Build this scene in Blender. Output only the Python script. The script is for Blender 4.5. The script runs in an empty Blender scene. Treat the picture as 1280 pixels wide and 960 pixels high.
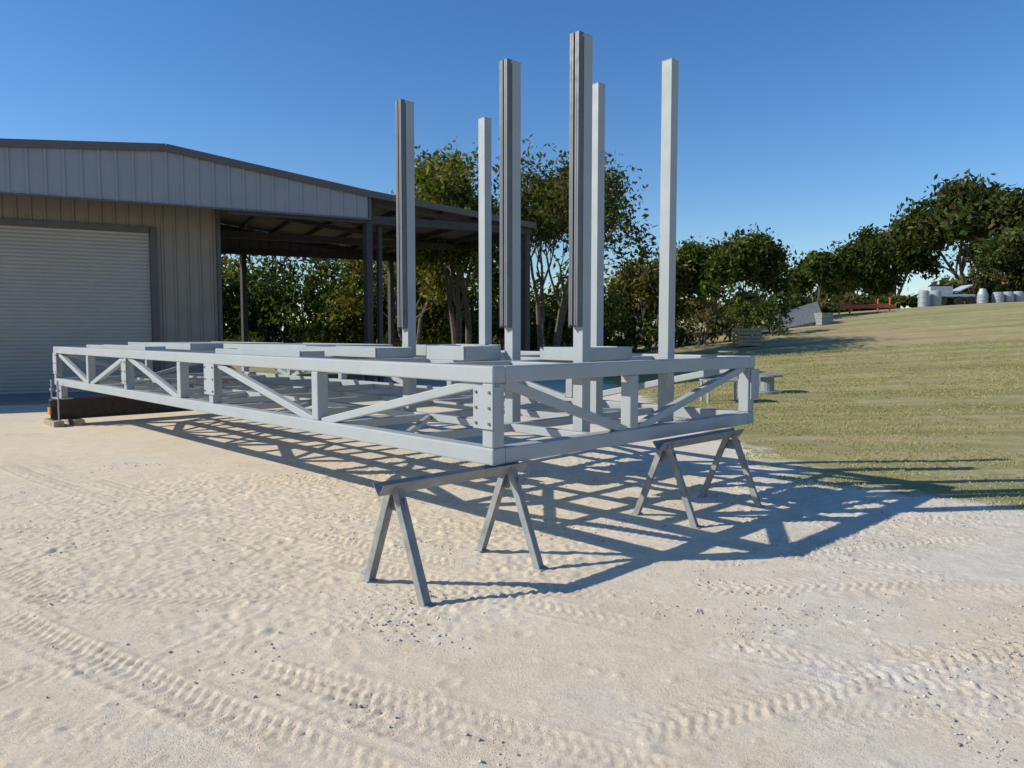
import bpy, math, random
import numpy as np
from mathutils import Vector, Matrix
random.seed(7); rng=np.random.default_rng(7)
scn=bpy.context.scene
# ------------------------------------------------------------------ helpers
def link(o,parent=None):
    scn.collection.objects.link(o)
    if parent: o.parent=parent
    return o
def empty(name):
    e=bpy.data.objects.new(name,None); e.empty_display_size=.2
    return link(e)
def fast_mesh(name,v,f,mat=None,parent=None,col=None,smooth=False):
    v=np.asarray(v,dtype=np.float32); f=np.asarray(f,dtype=np.int32)
    me=bpy.data.meshes.new(name); n,k=f.shape
    me.vertices.add(len(v)); me.vertices.foreach_set('co',v.ravel())
    me.loops.add(n*k); me.loops.foreach_set('vertex_index',f.ravel())
    me.polygons.add(n); me.polygons.foreach_set('loop_start',np.arange(0,n*k,k,dtype=np.int32))
    me.polygons.foreach_set('loop_total',np.full(n,k,dtype=np.int32))
    if smooth: me.polygons.foreach_set('use_smooth',np.ones(n,dtype=bool))
    if col is not None:
        a=me.color_attributes.new('col','FLOAT_COLOR','POINT')
        c=np.ones((len(v),4),dtype=np.float32); c[:,:3]=col
        a.data.foreach_set('color',c.ravel())
    me.update(calc_edges=True); me.validate()
    if mat: me.materials.append(mat)
    return link(bpy.data.objects.new(name,me),parent)
class MB:
    def __init__(s): s.v=[]; s.f=[]
    def add(s,vs,fs):
        o=len(s.v); s.v+= [tuple(q) for q in vs]; s.f+=[tuple(i+o for i in q) for q in fs]
    def beam(s,p0,p1,w,h,up=(0,0,1)):
        p0=Vector(p0);p1=Vector(p1);d=(p1-p0).normalized();u=Vector(up)
        if abs(d.dot(u))>.99: u=Vector((L[0],L[1],0))
        x=d.cross(u).normalized();u=x.cross(d).normalized()
        vs=[p+x*(a*w/2)+u*(b*h/2) for p in (p0,p1) for a,b in((-1,-1),(1,-1),(1,1),(-1,1))]
        s.add(vs,[(3,2,1,0),(4,5,6,7),(0,1,5,4),(1,2,6,5),(2,3,7,6),(3,0,4,7)])
    def cyl(s,p0,p1,r0,r1=None,n=12):
        r1=r0 if r1 is None else r1
        p0=Vector(p0);p1=Vector(p1);d=(p1-p0).normalized()
        u=Vector((0,0,1)) if abs(d.z)<.9 else Vector((1,0,0))
        x=d.cross(u).normalized();y=d.cross(x)
        vs=[p0+(x*math.cos(t)+y*math.sin(t))*r0 for t in [2*math.pi*i/n for i in range(n)]]
        vs+=[p1+(x*math.cos(t)+y*math.sin(t))*r1 for t in [2*math.pi*i/n for i in range(n)]]
        s.add(vs,[(i,(i+1)%n,n+(i+1)%n,n+i) for i in range(n)]+[tuple(range(n-1,-1,-1)),tuple(range(n,2*n))])
    def obj(s,name,mat,parent=None,bevel=0,seg=2):
        me=bpy.data.meshes.new(name); me.from_pydata(s.v,[],s.f); me.update()
        me.materials.append(mat)
        o=link(bpy.data.objects.new(name,me),parent)
        if bevel:
            m=o.modifiers.new('b','BEVEL'); m.width=bevel; m.segments=seg; m.limit_method='ANGLE'
        return o
# ------------------------------------------------------------------ materials
def newmat(name):
    m=bpy.data.materials.new(name); m.use_nodes=True; nt=m.node_tree
    return m,nt,nt.nodes['Principled BSDF']
def noise(nt,vec,scale,detail=4,rough=.55):
    n=nt.nodes.new('ShaderNodeTexNoise'); n.inputs['Scale'].default_value=scale
    n.inputs['Detail'].default_value=detail; n.inputs['Roughness'].default_value=rough
    nt.links.new(vec,n.inputs['Vector']); return n.outputs['Fac']
def ramp(nt,fac,stops):
    r=nt.nodes.new('ShaderNodeValToRGB'); e=r.color_ramp.elements
    while len(e)<len(stops): e.new(.5)
    for i,(p,c) in enumerate(stops):
        e[i].position=p; e[i].color=(c[0],c[1],c[2],1) if not isinstance(c,(int,float)) else (c,c,c,1)
    nt.links.new(fac,r.inputs['Fac']); return r.outputs['Color']
def mix(nt,fac,a,b,bt='MIX'):
    m=nt.nodes.new('ShaderNodeMix'); m.data_type='RGBA'; m.blend_type=bt
    for s,i in((fac,0),(a,6),(b,7)):
        if hasattr(s,'links') : nt.links.new(s,m.inputs[i])
        elif isinstance(s,(int,float)): m.inputs[i].default_value=s
        else: m.inputs[i].default_value=(*s,1)
    return m.outputs[2]
def math_(nt,op,a,b=0.):
    m=nt.nodes.new('ShaderNodeMath'); m.operation=op
    for s,i in((a,0),(b,1)):
        if hasattr(s,'links'): nt.links.new(s,m.inputs[i])
        else: m.inputs[i].default_value=s
    return m.outputs[0]
def simple(name,base,rough=.5,metal=0,var=.15,scale=6,bump=0,bscale=40,dirt=None,dirtamt=.5):
    m,nt,p=newmat(name)
    tc=nt.nodes.new('ShaderNodeNewGeometry').outputs['Position']
    f=noise(nt,tc,scale,5)
    c=ramp(nt,f,[(.3,tuple(x*(1-var) for x in base)),(.7,tuple(min(1,x*(1+var)) for x in base))])
    if dirt:
        f2=noise(nt,tc,scale*.6,8,.7)
        k=ramp(nt,f2,[(.5,0.),(.72,dirtamt)])
        c=mix(nt,k,c,dirt)
    nt.links.new(c,p.inputs['Base Color']); p.inputs['Roughness'].default_value=rough
    p.inputs['Metallic'].default_value=metal
    rr=ramp(nt,noise(nt,tc,scale*2.3,4),[(.3,max(0,rough-.1)),(.7,min(1,rough+.12))])
    nt.links.new(rr,p.inputs['Roughness'])
    if bump:
        b=nt.nodes.new('ShaderNodeBump'); b.inputs['Strength'].default_value=bump; b.inputs['Distance'].default_value=.01
        nt.links.new(noise(nt,tc,bscale,4),b.inputs['Height']); nt.links.new(b.outputs[0],p.inputs['Normal'])
    return m
M_paint=simple('grey_paint',(.335,.365,.368),.6,0,.05,2.5,.08,30,(.30,.29,.26),.35)
M_slot=simple('slot_steel',(.12,.125,.13),.5,.3,.1,5)
M_bolt=simple('bolt',(.2,.2,.2),.4,.8)
M_horse=simple('weathered_steel',(.235,.245,.245),.65,.08,.25,9,.2,60,(.32,.29,.24),.6)
M_rust=simple('dark_rusty_steel',(.07,.045,.035),.7,.2,.3,7,.2,50)
M_wood=simple('timber',(.34,.26,.16),.8,0,.25,12,.3,50)
M_orange=simple('orange_paint',(.65,.22,.04),.5)
M_fascia=simple('grey_sheet_metal',(.25,.26,.285),.45,.1,.06,1.5,0,1,(.19,.185,.18),.25)
M_wall=simple('tan_sheet_metal',(.24,.205,.16),.5,.05,.08,1.5,0,1,(.17,.14,.11),.3)
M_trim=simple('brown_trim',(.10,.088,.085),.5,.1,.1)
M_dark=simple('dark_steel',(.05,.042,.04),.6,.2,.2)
M_door=simple('roller_door_steel',(.38,.355,.31),.45,.1,.05,1.2,0,1,(.30,.27,.22),.3)
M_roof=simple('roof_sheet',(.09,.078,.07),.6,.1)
M_conc=simple('concrete',(.24,.23,.22),.85,0,.15,2,.3,60)
M_galv=simple('galvanised_steel',(.33,.355,.38),.5,.3,.12)
M_red=simple('red_oxide_paint',(.42,.09,.045),.6)
M_white=simple('pale_blue_grey_paint',(.42,.46,.52),.5)
M_bark=simple('bark',(.13,.10,.075),.9,0,.3,8,.5,30)
def leafmat():
    m,nt,p=newmat('leaves'); nt.nodes.remove(p)
    at=nt.nodes.new('ShaderNodeAttribute'); at.attribute_name='col'
    d=nt.nodes.new('ShaderNodeBsdfDiffuse'); t=nt.nodes.new('ShaderNodeBsdfTranslucent')
    tc=mix(nt,1.,at.outputs['Color'],(1.4,1.5,.5),'MULTIPLY')
    nt.links.new(at.outputs['Color'],d.inputs[0]); nt.links.new(tc,t.inputs[0])
    a=nt.nodes.new('ShaderNodeMixShader'); a.inputs[0].default_value=.32
    nt.links.new(d.outputs[0],a.inputs[1]); nt.links.new(t.outputs[0],a.inputs[2])
    nt.links.new(a.outputs[0],nt.nodes['Material Output'].inputs[0]); return m
M_leaf=leafmat()
# ------------------------------------------------------------------ terrain
def sst(a,b,x):
    t=np.clip((x-a)/(b-a),0,1); return t*t*(3-2*t)
def hill(X,Y):
    X=np.asarray(X,dtype=float);Y=np.asarray(Y,dtype=float)
    return 4.9*(1-np.exp(-np.maximum(X-3.5,0)/20))*sst(9,54,Y)
def H(x,y): return float(hill(x,y))
def vnoise(X,Y,cell,seed):
    r=np.random.default_rng(seed).random((257,257))
    gx=X/cell+1000.;gy=Y/cell+1000.
    ix=np.floor(gx).astype(int);iy=np.floor(gy).astype(int);fx=gx-ix;fy=gy-iy
    fx=fx*fx*(3-2*fx);fy=fy*fy*(3-2*fy); ix%=256;iy%=256
    return (r[ix,iy]*(1-fx)+r[ix+1,iy]*fx)*(1-fy)+(r[ix,iy+1]*(1-fx)+r[ix+1,iy+1]*fx)*fy-.5
def axis(lo,hi,step,olo,ohi,g=1.12):
    a=list(np.arange(lo,hi,step)); s=step;x=a[-1]
    while x<ohi: s=min(s*g,60 if x<1e3 else 200); x+=s; a.append(x)
    s=step;x=a[0];b=[]
    while x>olo: s=min(s*g,200); x-=s; b.append(x)
    return np.array(b[::-1]+a)
xs=axis(-6.6,6.0,.0165,-900,900,1.07); ys=axis(2.3,8.6,.0165,-300,1500,1.05)
X,Y=np.meshgrid(xs,ys,indexing='xy')
near=(1-sst(6.4,9,np.abs(X)))*(1-sst(9.2,12,Y))*sst(0,1.5,Y)
Z=hill(X,Y)
Zd=.020*vnoise(X,Y,1.3,1)+.005*vnoise(X,Y,.43,2)
rough_=.22+1.15*sst(-.08,.4,vnoise(X,Y,1.5,8)+.5*vnoise(X,Y,.5,88))
fine=(.002*vnoise(X,Y,.17,3)+.005*vnoise(X,Y,.075,4)+.011*vnoise(X,Y,.036,5))*rough_
def track(cx,cy,R,wid,lam,depth,sd,chev=1.):
    global Zd,fine
    dx=X-cx;dy=Y-cy;r=np.hypot(dx,dy);w=r-R-.04*vnoise(X,Y,1.7,sd+50);s=R*np.arctan2(dy,dx)
    band=1-sst(wid*.42,wid*.52,np.abs(w))
    ph=s/lam+chev*np.abs(w)/lam*.8
    lug=sst(-.25,.25,np.sin(2*math.pi*ph))
    groove=1-sst(.010,.025,np.abs(np.abs(w)-wid*.22))
    fade=sst(-.30,.15,vnoise(X,Y,.8,sd)+.35*vnoise(X,Y,.22,sd+9))
    Zd=Zd-band*depth*.5*fade+band*fade*depth*.9*np.maximum(lug,groove*.6)
    rim=np.exp(-((np.abs(w)-wid*.56)/.018)**2)*depth*.5*fade
    Zd=Zd+rim; fine=fine*(1-.7*band*fade)
for R,dp in ((34.9,.008),(36.7,.010),(38.2,.010),(38.52,.010),(40.0,.0125),(40.34,.0125),(41.7,.011)): track(20.1,37.3,R,.24,.068,dp,int(R*10))
track(10,-18,23.0,.24,.07,.010,25,-1.); track(10,-18,24.7,.24,.07,.010,26,-1.)
track(-3,60,53.9,.26,.07,.009,27); track(-3,60,55.5,.26,.07,.009,28)
track(2.5,-60,64.6,.22,.06,.008,29); track(2.5,-60,63.1,.22,.06,.008,30)
track(-26,-14,28.9,.22,.07,.008,31)
track(30,60,64.5,.22,.06,.009,41); track(30,60,66.1,.22,.06,.009,42)
Zn=Zd+fine
for i in range(2200):
    px=rng.uniform(-6,5.5);py=2.35+6.2*rng.random()**1.3
    big=rng.random()<.06
    rad=rng.uniform(.03,.06) if big else rng.uniform(.012,.024)
    dep=rng.uniform(.004,.008) if big else -rng.uniform(.004,.011)
    i0,i1=np.searchsorted(xs,[px-3*rad,px+3*rad]);j0,j1=np.searchsorted(ys,[py-3*rad,py+3*rad])
    a=rng.uniform(0,3.14);dx=X[j0:j1,i0:i1]-px;dy=Y[j0:j1,i0:i1]-py
    u=(dx*math.cos(a)+dy*math.sin(a))/1.5;v=-dx*math.sin(a)+dy*math.cos(a)
    q=(u*u+v*v)/rad**2
    Zn[j0:j1,i0:i1]+=-dep*np.exp(-q*1.6)+(dep*.5*np.exp(-(np.sqrt(q)-1.3)**2*7) if big else 0)
Z=Z+Zn*near+.05*(1-near)*vnoise(X,Y,3.5,9)*(Y<90)*sst(0,1,np.hypot(X,Y)-12)*.6
nx,ny=len(xs),len(ys)
verts=np.stack([X.ravel(),Y.ravel(),Z.ravel()],1)
jj,ii=np.meshgrid(np.arange(ny-1),np.arange(nx-1),indexing='ij')
b0=(jj*nx+ii).ravel(); faces=np.stack([b0,b0+1,b0+nx+1,b0+nx],1)
# ground material
mg,nt,p=newmat('sandy_yard_and_dry_grass')
pos=nt.nodes.new('ShaderNodeNewGeometry').outputs['Position']
sep=nt.nodes.new('ShaderNodeSeparateXYZ'); nt.links.new(pos,sep.inputs[0]); PX,PY=sep.outputs[0],sep.outputs[1]
n1=noise(nt,pos,.9,5,.6); n2=noise(nt,pos,5,6,.65); n3=noise(nt,pos,55,3,.6)
sand=ramp(nt,n1,[(.3,(.72,.575,.395)),(.55,(.80,.67,.48)),(.75,(.74,.645,.50))])
sand=mix(nt,.45,sand,ramp(nt,n2,[(.35,(.65,.515,.35)),(.65,(.85,.73,.545))]))
gx=math_(nt,'ADD',math_(nt,'MULTIPLY',PX,.14),math_(nt,'MULTIPLY',math_(nt,'SUBTRACT',n1,.5),2.4))
gf=ramp(nt,gx,[(.0,0.),(.65,.75)])
sand=mix(nt,gf,sand,ramp(nt,n2,[(.35,(.60,.54,.45)),(.65,(.77,.71,.61))]))
vor=nt.nodes.new('ShaderNodeTexVoronoi'); vor.inputs['Scale'].default_value=85; nt.links.new(pos,vor.inputs['Vector'])
sp=ramp(nt,vor.outputs['Distance'],[(.12,1.),(.32,0.)])
spm=math_(nt,'MULTIPLY',sp,ramp(nt,noise(nt,pos,1.3,5,.75),[(.46,0.),(.60,.9)]))
sand=mix(nt,spm,sand,ramp(nt,noise(nt,pos,90,2,.5),[(.35,(.22,.215,.205)),(.65,(.55,.53,.50))]))
sand=mix(nt,.22,sand,ramp(nt,n3,[(.3,(.40,.32,.22)),(.7,(.92,.82,.64))]))
sand=mix(nt,ramp(nt,noise(nt,pos,.55,7,.7),[(.56,0.),(.67,.4)]),sand,(.46,.41,.34))
g1=noise(nt,pos,.22,5,.65); g2=noise(nt,pos,2.2,5,.7); g3=noise(nt,pos,28,4,.7)
grass=ramp(nt,g1,[(.32,(.27,.245,.09)),(.5,(.40,.335,.15)),(.68,(.48,.375,.20))])
grass=mix(nt,.5,grass,ramp(nt,g2,[(.38,(.19,.20,.065)),(.62,(.52,.42,.225))]))
grass=mix(nt,.32,grass,ramp(nt,g3,[(.35,(.12,.135,.045)),(.65,(.58,.49,.28))]))
wv=noise(nt,pos,.09,3,.6)
grass=mix(nt,ramp(nt,wv,[(.52,0.),(.64,.6)]),grass,(.45,.31,.18))
mp=nt.nodes.new('ShaderNodeMapping'); mp.inputs['Rotation'].default_value=(0,0,.28); mp.inputs['Scale'].default_value=(.05,.75,.05); nt.links.new(pos,mp.inputs['Vector'])
grass=mix(nt,ramp(nt,noise(nt,mp.outputs[0],1.,4,.6),[(.45,0.),(.60,.55)]),grass,(.18,.19,.06))
a=math_(nt,'SUBTRACT',PX,3.1)
b=math_(nt,'SUBTRACT',a,math_(nt,'MULTIPLY',math_(nt,'SUBTRACT',8.2,PY),1.05))
mk=math_(nt,'MAXIMUM',math_(nt,'MINIMUM',a,b),math_(nt,'SUBTRACT',PY,27.))
mk=math_(nt,'ADD',mk,math_(nt,'MULTIPLY',math_(nt,'SUBTRACT',noise(nt,pos,1.3,8,.75),.5),2.6))
mkf=ramp(nt,mk,[(.0,0.),(.5,1.)])
nt.links.new(mix(nt,mkf,sand,grass),p.inputs['Base Color']); p.inputs['Roughness'].default_value=.95
p.inputs['Specular IOR Level'].default_value=.1
bp=nt.nodes.new('ShaderNodeBump'); bp.inputs['Strength'].default_value=.75; bp.inputs['Distance'].default_value=.011
hh=math_(nt,'ADD',noise(nt,pos,48,7,.8),math_(nt,'MULTIPLY',spm,.6)); nt.links.new(hh,bp.inputs['Height'])
nt.links.new(bp.outputs[0],p.inputs['Normal'])
fast_mesh('ground',verts,faces,mg,smooth=True)
def zat(px,py):
    i=np.clip(np.searchsorted(xs,px),0,nx-1);j=np.clip(np.searchsorted(ys,py),0,ny-1); return Z[j,i]
n=70000
gxp=rng.uniform(-5,6,n);gyp=2.3+rng.random(n)**1.3*7
cl=vnoise(gxp,gyp,.7,77)+vnoise(gxp,gyp,.25,78)*.7+gxp*.035
keep=cl>.12+.25*rng.random(n)-.25*(rng.random(n)<.10); gxp=gxp[keep];gyp=gyp[keep]; n=len(gxp)
sz=.0028+.010*rng.random(n)**5
octv=np.array([(1,0,0),(-1,0,0),(0,1,0),(0,-1,0),(0,0,1),(0,0,-1)],float)
octf=np.array([(0,2,4),(2,1,4),(1,3,4),(3,0,4),(2,0,5),(1,2,5),(3,1,5),(0,3,5)])
ov=octv[None]*rng.uniform(.6,1.3,(n,6,1))*sz[:,None,None]
ang=rng.uniform(0,6.28,n);c,s=np.cos(ang)[:,None],np.sin(ang)[:,None]
ov=np.stack([ov[...,0]*c-ov[...,1]*s,ov[...,0]*s+ov[...,1]*c,ov[...,2]*.7],-1)
ov+=np.stack([gxp,gyp,zat(gxp,gyp)+sz*.25],-1)[:,None]
of=(octf[None]+6*np.arange(n)[:,None,None]).reshape(-1,3)
gcol=np.repeat(np.array([.50,.47,.43])*rng.uniform(.45,1.3,(n,1)),6,0)
mgs,nts,ps=newmat('stone'); at=nts.nodes.new('ShaderNodeAttribute'); at.attribute_name='col'
nts.links.new(at.outputs['Color'],ps.inputs['Base Color']); ps.inputs['Roughness'].default_value=.9
fast_mesh('gravel',ov.reshape(-1,3),of,mgs,col=gcol)
# grass blades
n=200000
bx=3+rng.random(n)**1.2*22; by=5+rng.random(n)**1.5*26
jit=(vnoise(bx,by,.8,31)+.5*vnoise(bx,by,.3,32))*1.9
ok=(np.minimum(bx-3.35,(bx-3.35)-1.05*(8.2-by))+jit>0)&(bx<by*.9+2)
dens=vnoise(bx,by,.35,33)+vnoise(bx,by,1.4,34)
ok&=dens>-.15
bx=bx[ok];by=by[ok];n=len(bx);hz=zat(bx,by)-.004
hh=rng.uniform(.010,.038,n);a=rng.uniform(0,6.28,n);w=.004+.0006*by
lean=rng.normal(0,.6,(n,2))*hh[:,None]
v0=np.stack([bx-np.cos(a)*w,by-np.sin(a)*w,hz],1);v1=np.stack([bx+np.cos(a)*w,by+np.sin(a)*w,hz],1)
v2=np.stack([bx+lean[:,0],by+lean[:,1],hz+hh],1)
t=rng.random((n,1))*.7+.3*(vnoise(bx,by,1.1,36)[:,None]+.5)
cc=np.array([.19,.21,.065])*(1-t)+np.array([.60,.49,.27])*t
fast_mesh('grass',np.stack([v0,v1,v2],1).reshape(-1,3),np.arange(3*n).reshape(-1,3),M_leaf,col=np.repeat(cc,3,0))
# ------------------------------------------------------------------ truss platform
O=Vector((-.13,5.09,0)); S=Vector((.72,.694,0)); L=Vector((-.694,.72,0))
def P(a,b,z): return O+L*a+S*b+Vector((0,0,z))
LEN,WID,ZB,ZT=11.67,3.59,.70,1.384
c=.12; h=c/2
tr=empty('steel_truss_platform')
m=MB()
for z in (ZB+h,ZT-h):
    for b in (h,WID-h): m.beam(P(0,b,z),P(LEN,b,z),c,c)
    for a in (h,LEN-h): m.beam(P(a,c+.001,z),P(a,WID-c-.001,z),c-.004,c-.004)
for b in (h,WID-h):
    for a in (h+.001,2.41,4.74,5.71,7.74,9.6,LEN-h-.001): m.beam(P(a,b,ZB+c),P(a,b,ZT-c),.112,.112)
for a in (h,LEN-h): m.beam(P(a,1.6,ZB+c-.002),P(a,1.6,ZT-c+.002),.108,.108)
m.obj('chords_and_verticals',M_paint,tr,.012,3)
m=MB(); zb,zt=ZB+c-.01,ZT-c+.01
for b in (h,WID-h):
    for a0,z0,a1,z1 in ((.13,zt,2.33,zb),(2.49,zb,4.66,zt),(5.79,zb,7.66,zt),(7.82,zt,9.52,zb),(9.68,zb,11.53,zt)):
        m.beam(P(a0,b,z0),P(a1,b,z1),.07,.07,S)
for a in (h,LEN-h):
    m.beam(P(a,.14,zt),P(a,1.52,zb),.07,.07,L); m.beam(P(a,1.68,zb),P(a,WID-.14,zt),.07,.07,L)
m.obj('diagonal_braces',M_paint,tr,.008,2)
m=MB()
for i,a in enumerate((1.2,2.41,3.6,4.74,5.71,6.7,7.74,8.7,9.6,10.6)):
    m.beam(P(a,c,ZT-.06),P(a,WID-c,ZT-.06),.075,.075); m.beam(P(a,c,ZB+.05),P(a,WID-c,ZB+.05),.075,.075)
for z in (ZT-.061,ZB+.051):
    for b in (1.32,2.30):
        m.beam(P(c,b,z),P(LEN-c,b,z),.07,.07)
for k,(a0,a1) in enumerate(((1.24,2.37),(3.64,4.7),(5.75,6.66),(7.8,8.66),(9.64,10.56))):
    m.beam(P(a0,c,ZB+.052),P(a1,1.28,ZB+.052),.05,.05); m.beam(P(a0,WID-c,ZB+.052),P(a1,2.34,ZB+.052),.05,.05)
m.obj('cross_members',M_paint,tr,.006,2)
m=MB()
def tray(a0,a1,b0,b1,z0,hh):
    t=.02
    m.beam(P(a0,b0,z0+hh/2),P(a1,b0,z0+hh/2),t,hh);m.beam(P(a0,b1,z0+hh/2),P(a1,b1,z0+hh/2),t,hh)
    m.beam(P(a0,b0+t/2,z0+hh/2),P(a0,b1-t/2,z0+hh/2),t,hh-.003);m.beam(P(a1,b0+t/2,z0+hh/2),P(a1,b1-t/2,z0+hh/2),t,hh-.003)
    m.beam(P(a0+.012,(b0+b1)/2,z0+hh-.014),P(a1-.012,(b0+b1)/2,z0+hh-.014),abs(b1-b0)-.02,.01)
tray(1.45,2.0,.98,1.40,ZT-.02,.13); tray(.62,1.15,1.66,2.36,ZT-.02,.12); tray(2.75,4.3,.9,1.36,ZT-.02,.10)
tray(4.9,7.4,1.3,2.6,ZT-.02,.10); tray(7.9,10.8,1.0,2.5,ZT-.02,.10); tray(2.6,3.4,1.7,2.5,ZT-.02,.12)
tray(3.3,5.4,.35,.62,ZT-.03,.075); tray(7.9,10.9,.35,.62,ZT-.03,.07)
m.obj('top_trays',M_paint,tr,.004,2)
m=MB(); mb=MB()
def gusset(a0,a1,z0,z1,b,sgn,inset=.0):
    m.beam(P(a0,b,(z0+z1)/2),P(a1,b,(z0+z1)/2),.014,z1-z0)
    for aa in (a0+.035,a1-.035):
        for zz in (z0+.04,(z0+z1)/2,z1-.04):
            mb.cyl(P(aa,b,zz),P(aa,b+sgn*.016,zz),.011,n=6)
for a0,a1,z0,z1 in((-.015,.19,.95,1.245),(4.6,4.88,.92,1.27),(7.64,7.84,.9,1.25),(11.42,11.66,.9,1.27)):
    gusset(a0,a1,z0,z1,-.008,-1); gusset(a0,a1,z0,z1,WID+.008,1)
m.beam(P(-.008,WID-.10,1.1),P(-.008,WID+.06,1.1),.014,.30,(0,0,1))
m.beam(P(-.008,-.014,1.0975),P(-.008,.06,1.0975),.014,.294,(0,0,1))
m.obj('gusset_plates',M_paint,tr,.003,1); mb.obj('bolts',M_bolt,tr)
m=MB(); ms=MB(); md=MB(); TOP=4.09
for a,b,sl in ((.5,1.5,1),(1.36,1.5,1),(3.0,1.5,1),(.32,2.5,0),(1.2,2.53,0),(2.87,2.51,0)):
    w=.108
    m.beam(P(a,b,ZB+.02),P(a,b,TOP),w,w)
    m.beam(P(a,b,TOP),P(a,b,TOP+.006),w+.006,w+.006)
    m.beam(P(a,b,ZB+.0),P(a,b,ZB+.012),.2,.2)
    if sl:
        z0=1.68; bf=b-w/2
        md.beam(P(a,bf-.004,z0),P(a,bf-.004,TOP-.02),.10,.006,S)
        for q in (-.046,-.013,.013,.046):
            ms.beam(P(a+q,bf-.036,z0-.02*abs(q)*20),P(a+q,bf-.036,TOP+.01),.009,.060,S)
        for q in (-.037,.037):
            ms.beam(P(a+q,bf-.063,z0),P(a+q,bf-.063,TOP+.008),.014,.006,S)
            ms.beam(P(a+q*.6,bf-.0632,z0),P(a+q*.6,bf-.0632,TOP+.008),.012,.006,S)
m.obj('uprights',M_paint,tr,.01,3); ms.obj('slotted_guides',M_slot,tr,.001,1); md.obj('guide_backs',M_dark,tr)
# ------------------------------------------------------------------ sawhorses
def sawhorse(a,b0,b1,ang=0):
    e=empty('sawhorse'); m=MB(); top=ZB-.004
    for sg in (-1,1):
        m.beam(P(a+sg*.032,b0-.13,top-.034),P(a+sg*.032,b1+.13,top-.034),.006,.09,(L*sg*.75+Vector((0,0,1))))
    m.obj('top_rail',M_horse,e,.002,1)
    m=MB()
    for b in (b0,b1):
        for sg in (-1,1):
            x,y=(P(a+sg*.335,b,0)).xy; z=float(zat(x,y))
            m.beam(P(a+sg*.30,b,z+.0),P(a+sg*.025,b,top-.03),.072,.009,L)
            m.beam(P(a+sg*.30,b-.033,z+.002),P(a+sg*.025,b-.033,top-.032),.009,.055,L)
            m.beam(P(a+sg*.345,b,z-.004),P(a+sg*.27,b,z+.006),.085,.02)
        m.beam(P(a-.08,b+.012,top-.14),P(a+.08,b+.012,top-.14),.012,.09)
    m.obj('legs',M_horse,e,.002,1)
sawhorse(.03,-.78,.19); sawhorse(-.09,1.93,3.0)
# ------------------------------------------------------------------ far end support
e=empty('i_beam_support'); m=MB()
A=11.35; z0,z1=.10,.46
m.beam(P(A,-.15,z1-.012),P(A,3.7,z1-.012),.2,.024);m.beam(P(A,-.15,z0+.012),P(A,3.7,z0+.012),.2,.024)
m.beam(P(A,-.15,(z0+z1)/2),P(A,3.7,(z0+z1)/2),.016,z1-z0-.048)
m.obj('i_beam',M_rust,e)
m=MB()
for b in (-.1,.22,3.3):
    m.beam(P(A-.35,b,.045),P(A+.35,b,.045),.16,.11)
m.obj('timber_blocks',M_wood,e,.006)
m=MB()
for b in (.05,3.5):
    m.beam(P(A-.14,b,.58),P(A+.2,b,.58),.1,.236); m.beam(P(A-.2,b,.475),P(A+.25,b,.475),.24,.02)
    for q in (-.22,.22): m.cyl(P(A+q,b-.12,.10),P(A+q,b-.12,.80),.014,n=8); m.beam(P(A+q-.05,b-.12,.62),P(A+q+.05,b-.12,.62),.05,.03)
m.obj('jack_brackets',M_galv,e,.004)
m=MB(); m.beam(P(A-.10,-.17,.26),P(A+.03,-.17,.26),.03,.13); m.obj('orange_wedge',M_orange,e,.004)
# ------------------------------------------------------------------ building
G=Vector((.89,.456,0)).normalized(); E=Vector((-.456,.89,0)).normalized(); F=Vector((-12.24,18,0))
def B(t,d,z): return F+G*t+E*d+Vector((0,0,z))
def rz(t): return 6.44-.08*(3.74-t) if t<3.74 else (6.44-.135*(t-3.74) if t<9.07 else 5.72-.102*(t-9.07))
bd=empty('metal_building'); T0,T1,DD=-9.0,14.57,11.0
m=MB()
tt=[T0,3.74,9.07,T1]
for i in range(3):
    a,b=tt[i],tt[i+1]
    q=[B(a,-.05,rz(a)),B(b,-.05,rz(b)),B(b,DD,rz(b)),B(a,DD,rz(a))]
    q2=[v-Vector((0,0,.05)) for v in q]
    m.add(q+q2,[(0,1,2,3),(7,6,5,4),(0,4,5,1),(2,6,7,3),(1,5,6,2),(3,7,4,0)])
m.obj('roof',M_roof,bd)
m=MB()
for i in range(3):
    a,b=tt[i],tt[i+1]; hh=.19
    m.beam(B(a,-.075,rz(a)-.055),B(b,-.075,rz(b)-.055),.04,hh)
m.beam(B(T1+.03,-.05,rz(T1)-.09),B(T1+.03,DD,rz(T1)-.09),.05,.17)
m.beam(B(9.07,.0,4.94),B(T0,.0,4.94),.09,.05)
m.beam(B(9.1,0,4.92),B(9.1,0,rz(9.07)-.06),.08,.08)
m.beam(B(3.42,1.60,0),B(3.42,1.60,4.55),.16,.14); m.beam(B(3.34,1.60,4.47),B(-1.4,1.60,4.47),.14,.16)
m.beam(B(5.12,1.61,0),B(5.12,1.61,5.6),.1,.1)
m.obj('trim',M_trim,bd,.004)
def ribbed(a0,a1,d,zlo,zhi,sp,name,mat):
    m=MB(); t=a0; pr=[]
    while t<a1-.001:
        for o_,q in ((0,0),(.36,0),(.44,.035),(.56,.035),(.64,0)):
            x=t+o_*sp
            if x<=a1: pr.append((x,q))
        t+=sp
    pr.append((a1,0)); vs=[]
    for x,q in pr:
        vs.append(B(x,d-q,zlo)); vs.append(B(x,d-q,zhi(x)))
    m.add(vs,[(2*i,2*i+2,2*i+3,2*i+1) for i in range(len(pr)-1)])
    return m.obj(name,mat,bd)
ribbed(T0,9.06,-.0,4.96,lambda x:rz(x)-.06,.38,'fascia_panels',M_fascia)
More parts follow.
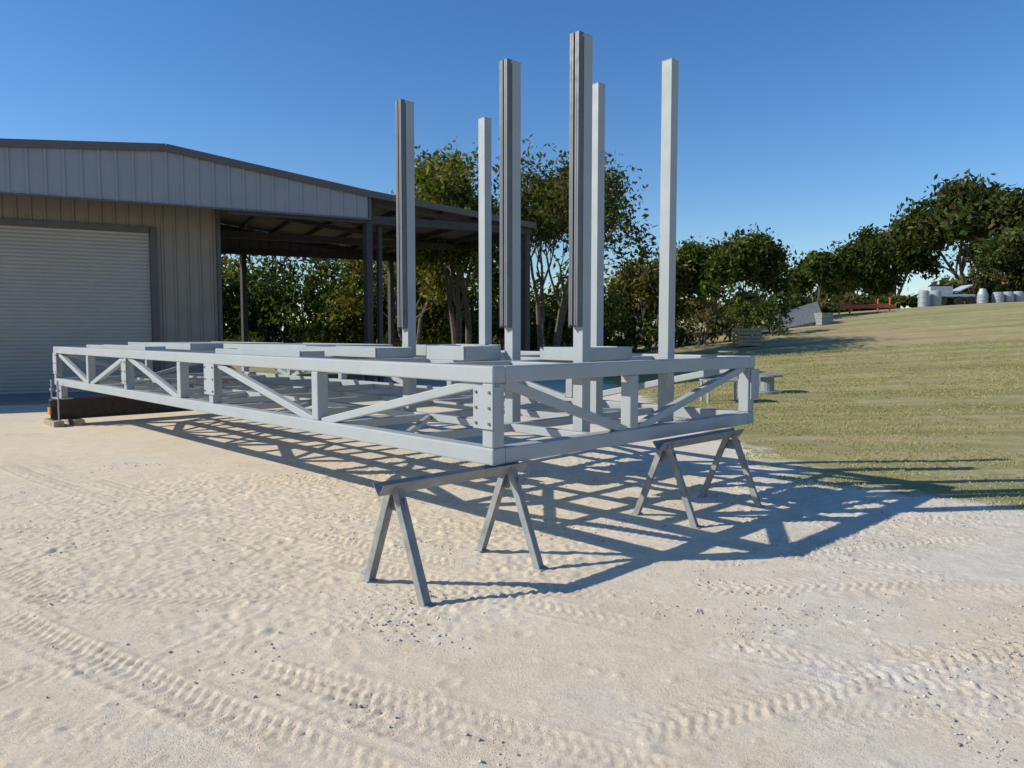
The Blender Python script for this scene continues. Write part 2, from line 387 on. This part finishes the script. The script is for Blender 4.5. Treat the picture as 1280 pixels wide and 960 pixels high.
ribbed(3.5,5.1,1.65,0,lambda x:rz(x)-.06,.32,'front_wall_panels',M_wall)
ribbed(-1.5,3.5,1.65,4.5,lambda x:rz(x)-.06,.32,'wall_above_door',M_wall)
ribbed(T0,-1.5,1.65,0,lambda x:rz(x)-.06,.32,'left_wall_panels',M_wall)
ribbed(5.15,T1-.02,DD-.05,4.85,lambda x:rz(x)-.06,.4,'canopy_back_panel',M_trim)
m=MB()
m.beam(B(5.08,1.7,2.9),B(5.08,DD,2.9),.05,5.8); m.beam(B(T0,DD-.05,2.8),B(5.05,DD-.05,2.8),.05,5.5); m.beam(B(T0+.05,1.7,2.7),B(T0+.05,DD-.1,2.7),.05,5.3)
m.obj('side_walls',M_wall,bd)
m=MB(); prof=[];z=.02
while z<4.4:
    for o_,q in((0,0),(.015,.016),(.055,.02),(.085,.01),(.095,0)): prof.append((z+o_,q))
    z+=.1
vs=[]
for zz,q in prof: vs+= [B(-1.35,1.66-q,zz),B(3.36,1.66-q,zz)]
m.add(vs,[(2*i,2*i+1,2*i+3,2*i+2) for i in range(len(prof)-1)])
m.obj('roller_door',M_door,bd)
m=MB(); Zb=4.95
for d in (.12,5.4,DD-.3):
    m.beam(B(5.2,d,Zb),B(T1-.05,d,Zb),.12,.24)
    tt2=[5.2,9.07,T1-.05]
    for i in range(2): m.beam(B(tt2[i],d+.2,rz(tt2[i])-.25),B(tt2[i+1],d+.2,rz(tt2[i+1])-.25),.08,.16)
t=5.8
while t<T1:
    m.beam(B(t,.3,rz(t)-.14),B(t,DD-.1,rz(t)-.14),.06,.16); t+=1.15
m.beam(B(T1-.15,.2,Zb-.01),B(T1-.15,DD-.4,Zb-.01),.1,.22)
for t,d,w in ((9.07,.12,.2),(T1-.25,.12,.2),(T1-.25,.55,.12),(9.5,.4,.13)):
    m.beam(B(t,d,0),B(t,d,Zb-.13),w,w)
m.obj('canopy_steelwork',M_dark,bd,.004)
m=MB()
for t in (7.0,13.2): m.beam(B(t,DD-.3,0),B(t,DD-.3,Zb-.13),.2,.2)
m.obj('back_columns',M_dark,bd,.004)
m=MB()
vs=[B(-4,-1.4,.05),B(5.1,-1.4,.05),B(5.1,1.62,.06),B(-4,1.62,.06)]; m.add(vs+[v-Vector((0,0,.15)) for v in vs],[(0,1,2,3),(0,4,5,1),(1,5,6,2),(2,6,7,3),(3,7,4,0)])
m.obj('concrete_apron',M_conc)
# ------------------------------------------------------------------ trees
BR=1.12
def leaves(centres,sig,per,size,palette,seed,cvar=.4):
    r=np.random.default_rng(seed); n=len(centres)
    cl=r.random(n)
    idx=np.repeat(np.arange(n),per)
    sg=np.asarray(sig); g=np.clip(r.normal(0,1,(len(idx),3)),-1.9,1.9)
    pts=centres[idx]+g*sg*(.5+.8*cl[idx])[:,None]
    k=len(pts); u=r.normal(0,1,(k,3));u/=np.linalg.norm(u,axis=1)[:,None]
    v=np.cross(u,r.normal(0,1,(k,3)));v/=np.linalg.norm(v,axis=1)[:,None]
    s=size*(.5+r.random((k,1)))
    q=np.stack([pts-u*s*1.3,pts+v*s*.6,pts+u*s*1.3,pts-v*s*.6],1)
    pal=np.array(palette)*BR; ci=(cl[idx]*len(pal)*.999).astype(int)
    sw=r.random(k)<.25; ci[sw]=r.integers(0,len(pal),sw.sum())
    col=pal[ci]*r.uniform(1-cvar,1+cvar,(k,1))
    return q.reshape(-1,3),np.arange(4*k).reshape(-1,4),np.repeat(col,4,0)
def grow(rn,segs,tips,p,d,ln,rad,dep,up):
    k=3
    for i in range(k):
        d=(d+Vector((rn.gauss(0,.13),rn.gauss(0,.13),rn.gauss(0,.08)+up))).normalized()
        q=p+d*(ln/k); r2=rad*(1-.1)
        segs.append((p,q,rad,r2)); p=q; rad=r2
        if dep<=1: tips.append(p)
    if dep==0: return
    for j in range(rn.choice((2,3,3))):
        ax=Vector((rn.gauss(0,1),rn.gauss(0,1),rn.gauss(0,.5))); ax=(ax-d*ax.dot(d)).normalized()
        t=rn.uniform(.4,.95) if j else rn.uniform(.1,.4)
        grow(rn,segs,tips,p,(d*math.cos(t)+ax*math.sin(t)).normalized(),ln*rn.uniform(.68,.86),rad*(.72 if j==0 else .55),dep-1,up)
def tree(name,x,y,hgt,wid,stems,depth,per,size,sig,pal,seed,rad=.16,up=.03,spread=.35):
    rn=random.Random(seed);segs=[];tips=[]
    for i in range(stems):
        a=6.28*i/stems+rn.random()
        grow(rn,segs,tips,Vector((math.cos(a)*.15,math.sin(a)*.15,0)),Vector((math.cos(a)*spread,math.sin(a)*spread,1)).normalized(),1.,rad,depth,up)
    T=np.array([tuple(t) for t in tips]); 
    sz=hgt/(T[:,2].max()); w=wid/max(1e-3,np.percentile(np.hypot(T[:,0],T[:,1]),95))
    z0=H(x,y)-.1
    f=lambda v:Vector((v.x*w+x,v.y*w+y,v.z*sz+z0))
    e=empty(name); m=MB()
    for p,q,r0,r1 in segs:
        if r0>.012: m.cyl(f(p),f(q),r0,r1,7)
    m.obj('trunk_and_limbs',M_bark,e)
    T=T*np.array([w,w,sz])+np.array([x,y,z0])
    v,fa,c=leaves(T,sig,per,size,pal,seed)
    fast_mesh('foliage',v,fa,M_leaf,e,col=c)
    return e
GR=[(.05,.075,.02),(.065,.09,.025),(.095,.115,.03),(.13,.13,.035),(.04,.06,.018)]
YE=[(.14,.14,.03),(.18,.155,.04),(.10,.11,.03),(.21,.165,.05)]
OL=[(.095,.09,.035),(.12,.10,.045),(.07,.078,.025),(.15,.115,.055)]
DK=[(.035,.052,.018),(.05,.065,.02),(.065,.078,.028),(.03,.042,.015)]
tree('tree',-2.2,33.5,9.6,3.8,3,4,26,.095,(.42,.42,.36),GR+YE[:2],11,.17)
tree('tree',1.6,34.5,10.0,4.2,4,4,13,.09,(.38,.38,.34),OL+GR[:2],12,.15)
tree('tree',-5.2,38.5,7.5,3.4,3,4,20,.11,(.42,.42,.4),YE+GR[:1],13,.13)
def shrubs(name,items,pal_sets,seed,size=.1,dens=1.,br=(38,34)):
    r=np.random.default_rng(seed); V=[];Fc=[];C=[];o=0; m=MB()
    for (x,y,hg,w) in items:
        z=H(x,y); nc=int(34*dens)
        q=r.normal(0,1,(nc,3));q/=np.linalg.norm(q,axis=1)[:,None]; q*=(r.random((nc,1))**.4)
        taper=1-.55*np.clip(q[:,2],0,1)**1.5
        cen=np.stack([x+q[:,0]*w*taper,y+q[:,1]*w*taper,z+hg*.52+q[:,2]*hg*.46*(.6+.8*r.random(nc))],1)
        v,f,c=leaves(cen,(w*.17,w*.17,hg*.085),int(34*dens),size,pal_sets[r.integers(len(pal_sets))],int(r.integers(1e6)))
        V.append(v);Fc.append(f+o);C.append(c);o+=len(v)
        for i in range(3):
            m.cyl((x+r.normal(0,.3),y,z-.1),(x+r.normal(0,w*.4),y+r.normal(0,w*.3),z+hg*.75),.07,.02,5)
    e=empty(name)
    fast_mesh('foliage',np.concatenate(V),np.concatenate(Fc),M_leaf,e,col=np.concatenate(C))
    m.obj('stems',M_bark,e)
it=[]
x=-34
while x<6:
    it.append((x,43+rng.uniform(-2,2),rng.uniform(3.4,7.0)+(1.2 if x<-6 else 0),rng.uniform(1.2,2.3)));x+=rng.uniform(.9,1.6)
x=-38
while x<11:
    it.append((x,48+rng.uniform(-2,2),rng.uniform(4.4,7.4)+(1.6 if x<-6 else -.6),rng.uniform(1.4,2.5)));x+=rng.uniform(1.2,1.9)
shrubs('thicket',it,[GR,YE,OL,GR,DK,DK],101,.125)
it=[]
x=-30
while x<14:
    it.append((x,40+rng.uniform(-1.2,1.5),rng.uniform(.9,2.3),rng.uniform(.8,1.4)));x+=rng.uniform(.8,1.5)
shrubs('undergrowth',it,[OL,DK,GR],102,.1,.7)
tree('tree',8.4,46,5.2,2.0,3,3,26,.11,(.42,.42,.4),OL+YE[:1],21,.08)
tree('tree',12.4,47,5.7,2.3,4,4,14,.12,(.36,.36,.33),GR,22,.09)
tree('tree',15.4,49,5.9,2.3,4,4,13,.12,(.36,.36,.33),GR+YE[:1]+DK,23,.09)
tree('tree',30.6,76,5.8,2.5,3,4,16,.18,(.45,.45,.4),GR+DK[:1],24,.1)
tree('tree',35.0,78,6.8,2.9,4,4,14,.18,(.48,.48,.42),GR+DK,25,.1)
tree('oak_tree',47.5,78,12.8,7.6,4,4,28,.24,(.72,.72,.52),DK+OL[:2]+GR[:1],26,.30,spread=.5)
tree('oak_tree',42,84,8.8,4.4,4,4,20,.22,(.6,.6,.5),DK+GR[:2],27,.2,spread=.5)
tree('tree',46.0,67,6.8,4.0,4,4,22,.18,(.55,.55,.42),GR+OL[:2]+DK,28,.15)
it=[]
x=-120
while x<150:
    it.append((x,rng.uniform(92,112),rng.uniform(2.0,5.2),rng.uniform(2.5,5)));x+=rng.uniform(2.4,3.8)
shrubs('distant_treeline',it,[DK,GR,OL],103,.34,.7)
it=[]
for i in range(34):
    xx=19+i*1.1+rng.uniform(-.4,.4); it.append((xx,62+i*.2+rng.uniform(-1,1),rng.uniform(.7,1.7)+(2.0 if i>18 else 0),rng.uniform(.9,1.6)))
shrubs('hedgerow',it,[OL,GR,DK],104,.15,.75)
# ------------------------------------------------------------------ small yard items
def at(x,y): return Vector((x,y,H(x,y)))
e=empty('sheet_metal_stack');m=MB();p=at(16.6,43.5)
for i in range(5):
    m.beam(p+Vector((-1.4+i*.12,.3*i,.2+.05*i)),p+Vector((1.2+i*.1,.3*i,.75+.1*i)),.06,.8,(0,.3,1))
m.beam(p+Vector((-1.5,.5,.18)),p+Vector((1.6,.6,.18)),1.2,.36)
m.obj('sheets',M_horse,e); m=MB(); m.beam(p+Vector((.9,-.2,.45)),p+Vector((1.7,.2,.45)),.7,.7)
for q in (.2,.4,.6): m.beam(p+Vector((.88,-.2,.1+q)),p+Vector((1.72,.2,.1+q)),.74,.03)
m.obj('steel_bin',M_horse,e,.02)
e=empty('corrugated_sheet_pile');m=MB();p=at(14.2,42)
for i in range(4): m.beam(p+Vector((-.6,.1*i,.06+.07*i)),p+Vector((.5+.1*i,.2,.10+.07*i)),.8,.04)
m.obj('sheets',M_white,e)
e=empty('red_steel_rack');m=MB();p=at(23.3,50)
for i in range(6): m.beam(p+Vector((-1.7+.1*i,.35*i-.8,.35+.06*(i%3))),p+Vector((1.7-.15*i,.35*i-.8,.42+.1*(i%2))),.14,.2)
for q in (-1.3,1.3):
    for r_ in (-.8,.8): m.beam(p+Vector((q,r_,-.05)),p+Vector((q,r_,1.0)),.09,.09)
m.obj('beams',M_red,e,.01)
def tank(x,y,r,hh,cone=0):
    e=empty('storage_tank' if not cone else 'cone_hopper');m=MB();p=at(x,y)
    m.cyl(p,p+Vector((0,0,hh)),r,r,20); m.cyl(p+Vector((0,0,hh)),p+Vector((0,0,hh+(.4 if cone else .12))),r,.2 if cone else r*.75,20)
    for k in (.3,.65): m.cyl(p+Vector((0,0,hh*k)),p+Vector((0,0,hh*k+.06)),r+.025,None,20)
    m.obj('shell',M_galv,e)
tank(29.4,54,.36,1.05);tank(30.4,54.3,.40,1.0);tank(33.6,54,.34,.65,1)
for i in range(3): tank(34.7+i*.85,54+.2*i,.37,.62)
e=empty('flatbed_trailer');m=MB();p=at(33.0,57)
m.beam(p+Vector((-2.,0,.7)),p+Vector((1.4,0,.7)),1.8,.18); m.beam(p+Vector((-1.9,0,1.1)),p+Vector((-.2,0,1.1)),1.5,.55); m.beam(p+Vector((.0,0,.9)),p+Vector((1.3,0,1.5)),1.4,.1)
m.obj('bed_and_load',M_white,e,.03); m=MB()
for q in (-1,.2,1.1):
    for r_ in (-.8,.8): m.cyl(p+Vector((q,r_-.1,.33)),p+Vector((q,r_+.1,.33)),.33,None,16)
m.obj('wheels',M_dark,e)
def spool(x,y,r,hh):
    e=empty('cable_spool');m=MB();p=at(x,y)
    m.cyl(p,p+Vector((0,0,.05)),r,None,24);m.cyl(p+Vector((0,0,.05)),p+Vector((0,0,hh)),r*.45,None,16);m.cyl(p+Vector((0,0,hh)),p+Vector((0,0,hh+.05)),r,None,24)
    m.obj('drum',M_horse,e,.005)
spool(6.6,19.4,.38,.42); spool(8.6,30,.42,.4); 
e=empty('wooden_crate');m=MB();p=at(11.2,36)
for i in range(5): m.beam(p+Vector((-.55,-.4,.12+.17*i)),p+Vector((.55,-.4,.12+.17*i)),.05,.13);m.beam(p+Vector((-.55,.4,.12+.17*i)),p+Vector((.55,.4,.12+.17*i)),.05,.13);m.beam(p+Vector((-.58,-.37,.12+.17*i)),p+Vector((-.58,.37,.12+.17*i)),.05,.13);m.beam(p+Vector((.58,-.37,.12+.17*i)),p+Vector((.58,.37,.12+.17*i)),.05,.13)
for q in (-.5,.5):
    for r_ in (-.34,.34): m.beam(p+Vector((q,r_,0)),p+Vector((q,r_,.9)),.08,.08)
m.beam(p+Vector((-.5,0,.7)),p+Vector((.5,0,.7)),.6,.1)
m.obj('slats',M_wood,e,.005)
e=empty('steel_plate_table');m=MB();p=at(4.9,17.5)
m.beam(p+Vector((-.45,0,.5)),p+Vector((.45,0,.5)),.7,.04)
for q in (-.4,.4):
    for r_ in (-.3,.3): m.beam(p+Vector((q,r_,0)),p+Vector((q,r_,.48)),.05,.05)
m.obj('table',M_galv,e)
# ------------------------------------------------------------------ light, sky, camera
sh=Vector((.995,.10)); el=math.radians(31.5)
sd=Vector((sh.x*math.cos(el),sh.y*math.cos(el),-math.sin(el)))
sl=bpy.data.lights.new('sun','SUN'); sl.energy=5.0; sl.angle=math.radians(.53); sl.color=(1,.95,.85)
so=link(bpy.data.objects.new('sun',sl)); so.rotation_euler=sd.to_track_quat('-Z','Y').to_euler()
w=bpy.data.worlds.new('World'); scn.world=w; w.use_nodes=True; wn=w.node_tree
sk=wn.nodes.new('ShaderNodeTexSky'); sk.sky_type='NISHITA'; sk.sun_disc=False
sk.sun_elevation=el; sk.sun_rotation=math.atan2(-sh.x,-sh.y)%(2*math.pi)
sk.air_density=1.1; sk.dust_density=.15; sk.ozone_density=5.
hs=wn.nodes.new('ShaderNodeHueSaturation'); hs.inputs['Saturation'].default_value=1.2; hs.inputs['Hue'].default_value=.507
bg=wn.nodes['Background']; bg.inputs[1].default_value=.14
wn.links.new(sk.outputs[0],hs.inputs['Color']); wn.links.new(hs.outputs[0],bg.inputs[0])
cd=bpy.data.cameras.new('camera'); cd.lens=940/1280*36; cd.sensor_width=36; cd.clip_end=3000; cd.clip_start=.05
co=link(bpy.data.objects.new('camera',cd)); co.location=(0,0,1.6); co.rotation_euler=(math.radians(90-3.77),0,0)
scn.camera=co
scn.view_settings.view_transform='Standard'; scn.view_settings.look='None'; scn.view_settings.exposure=0
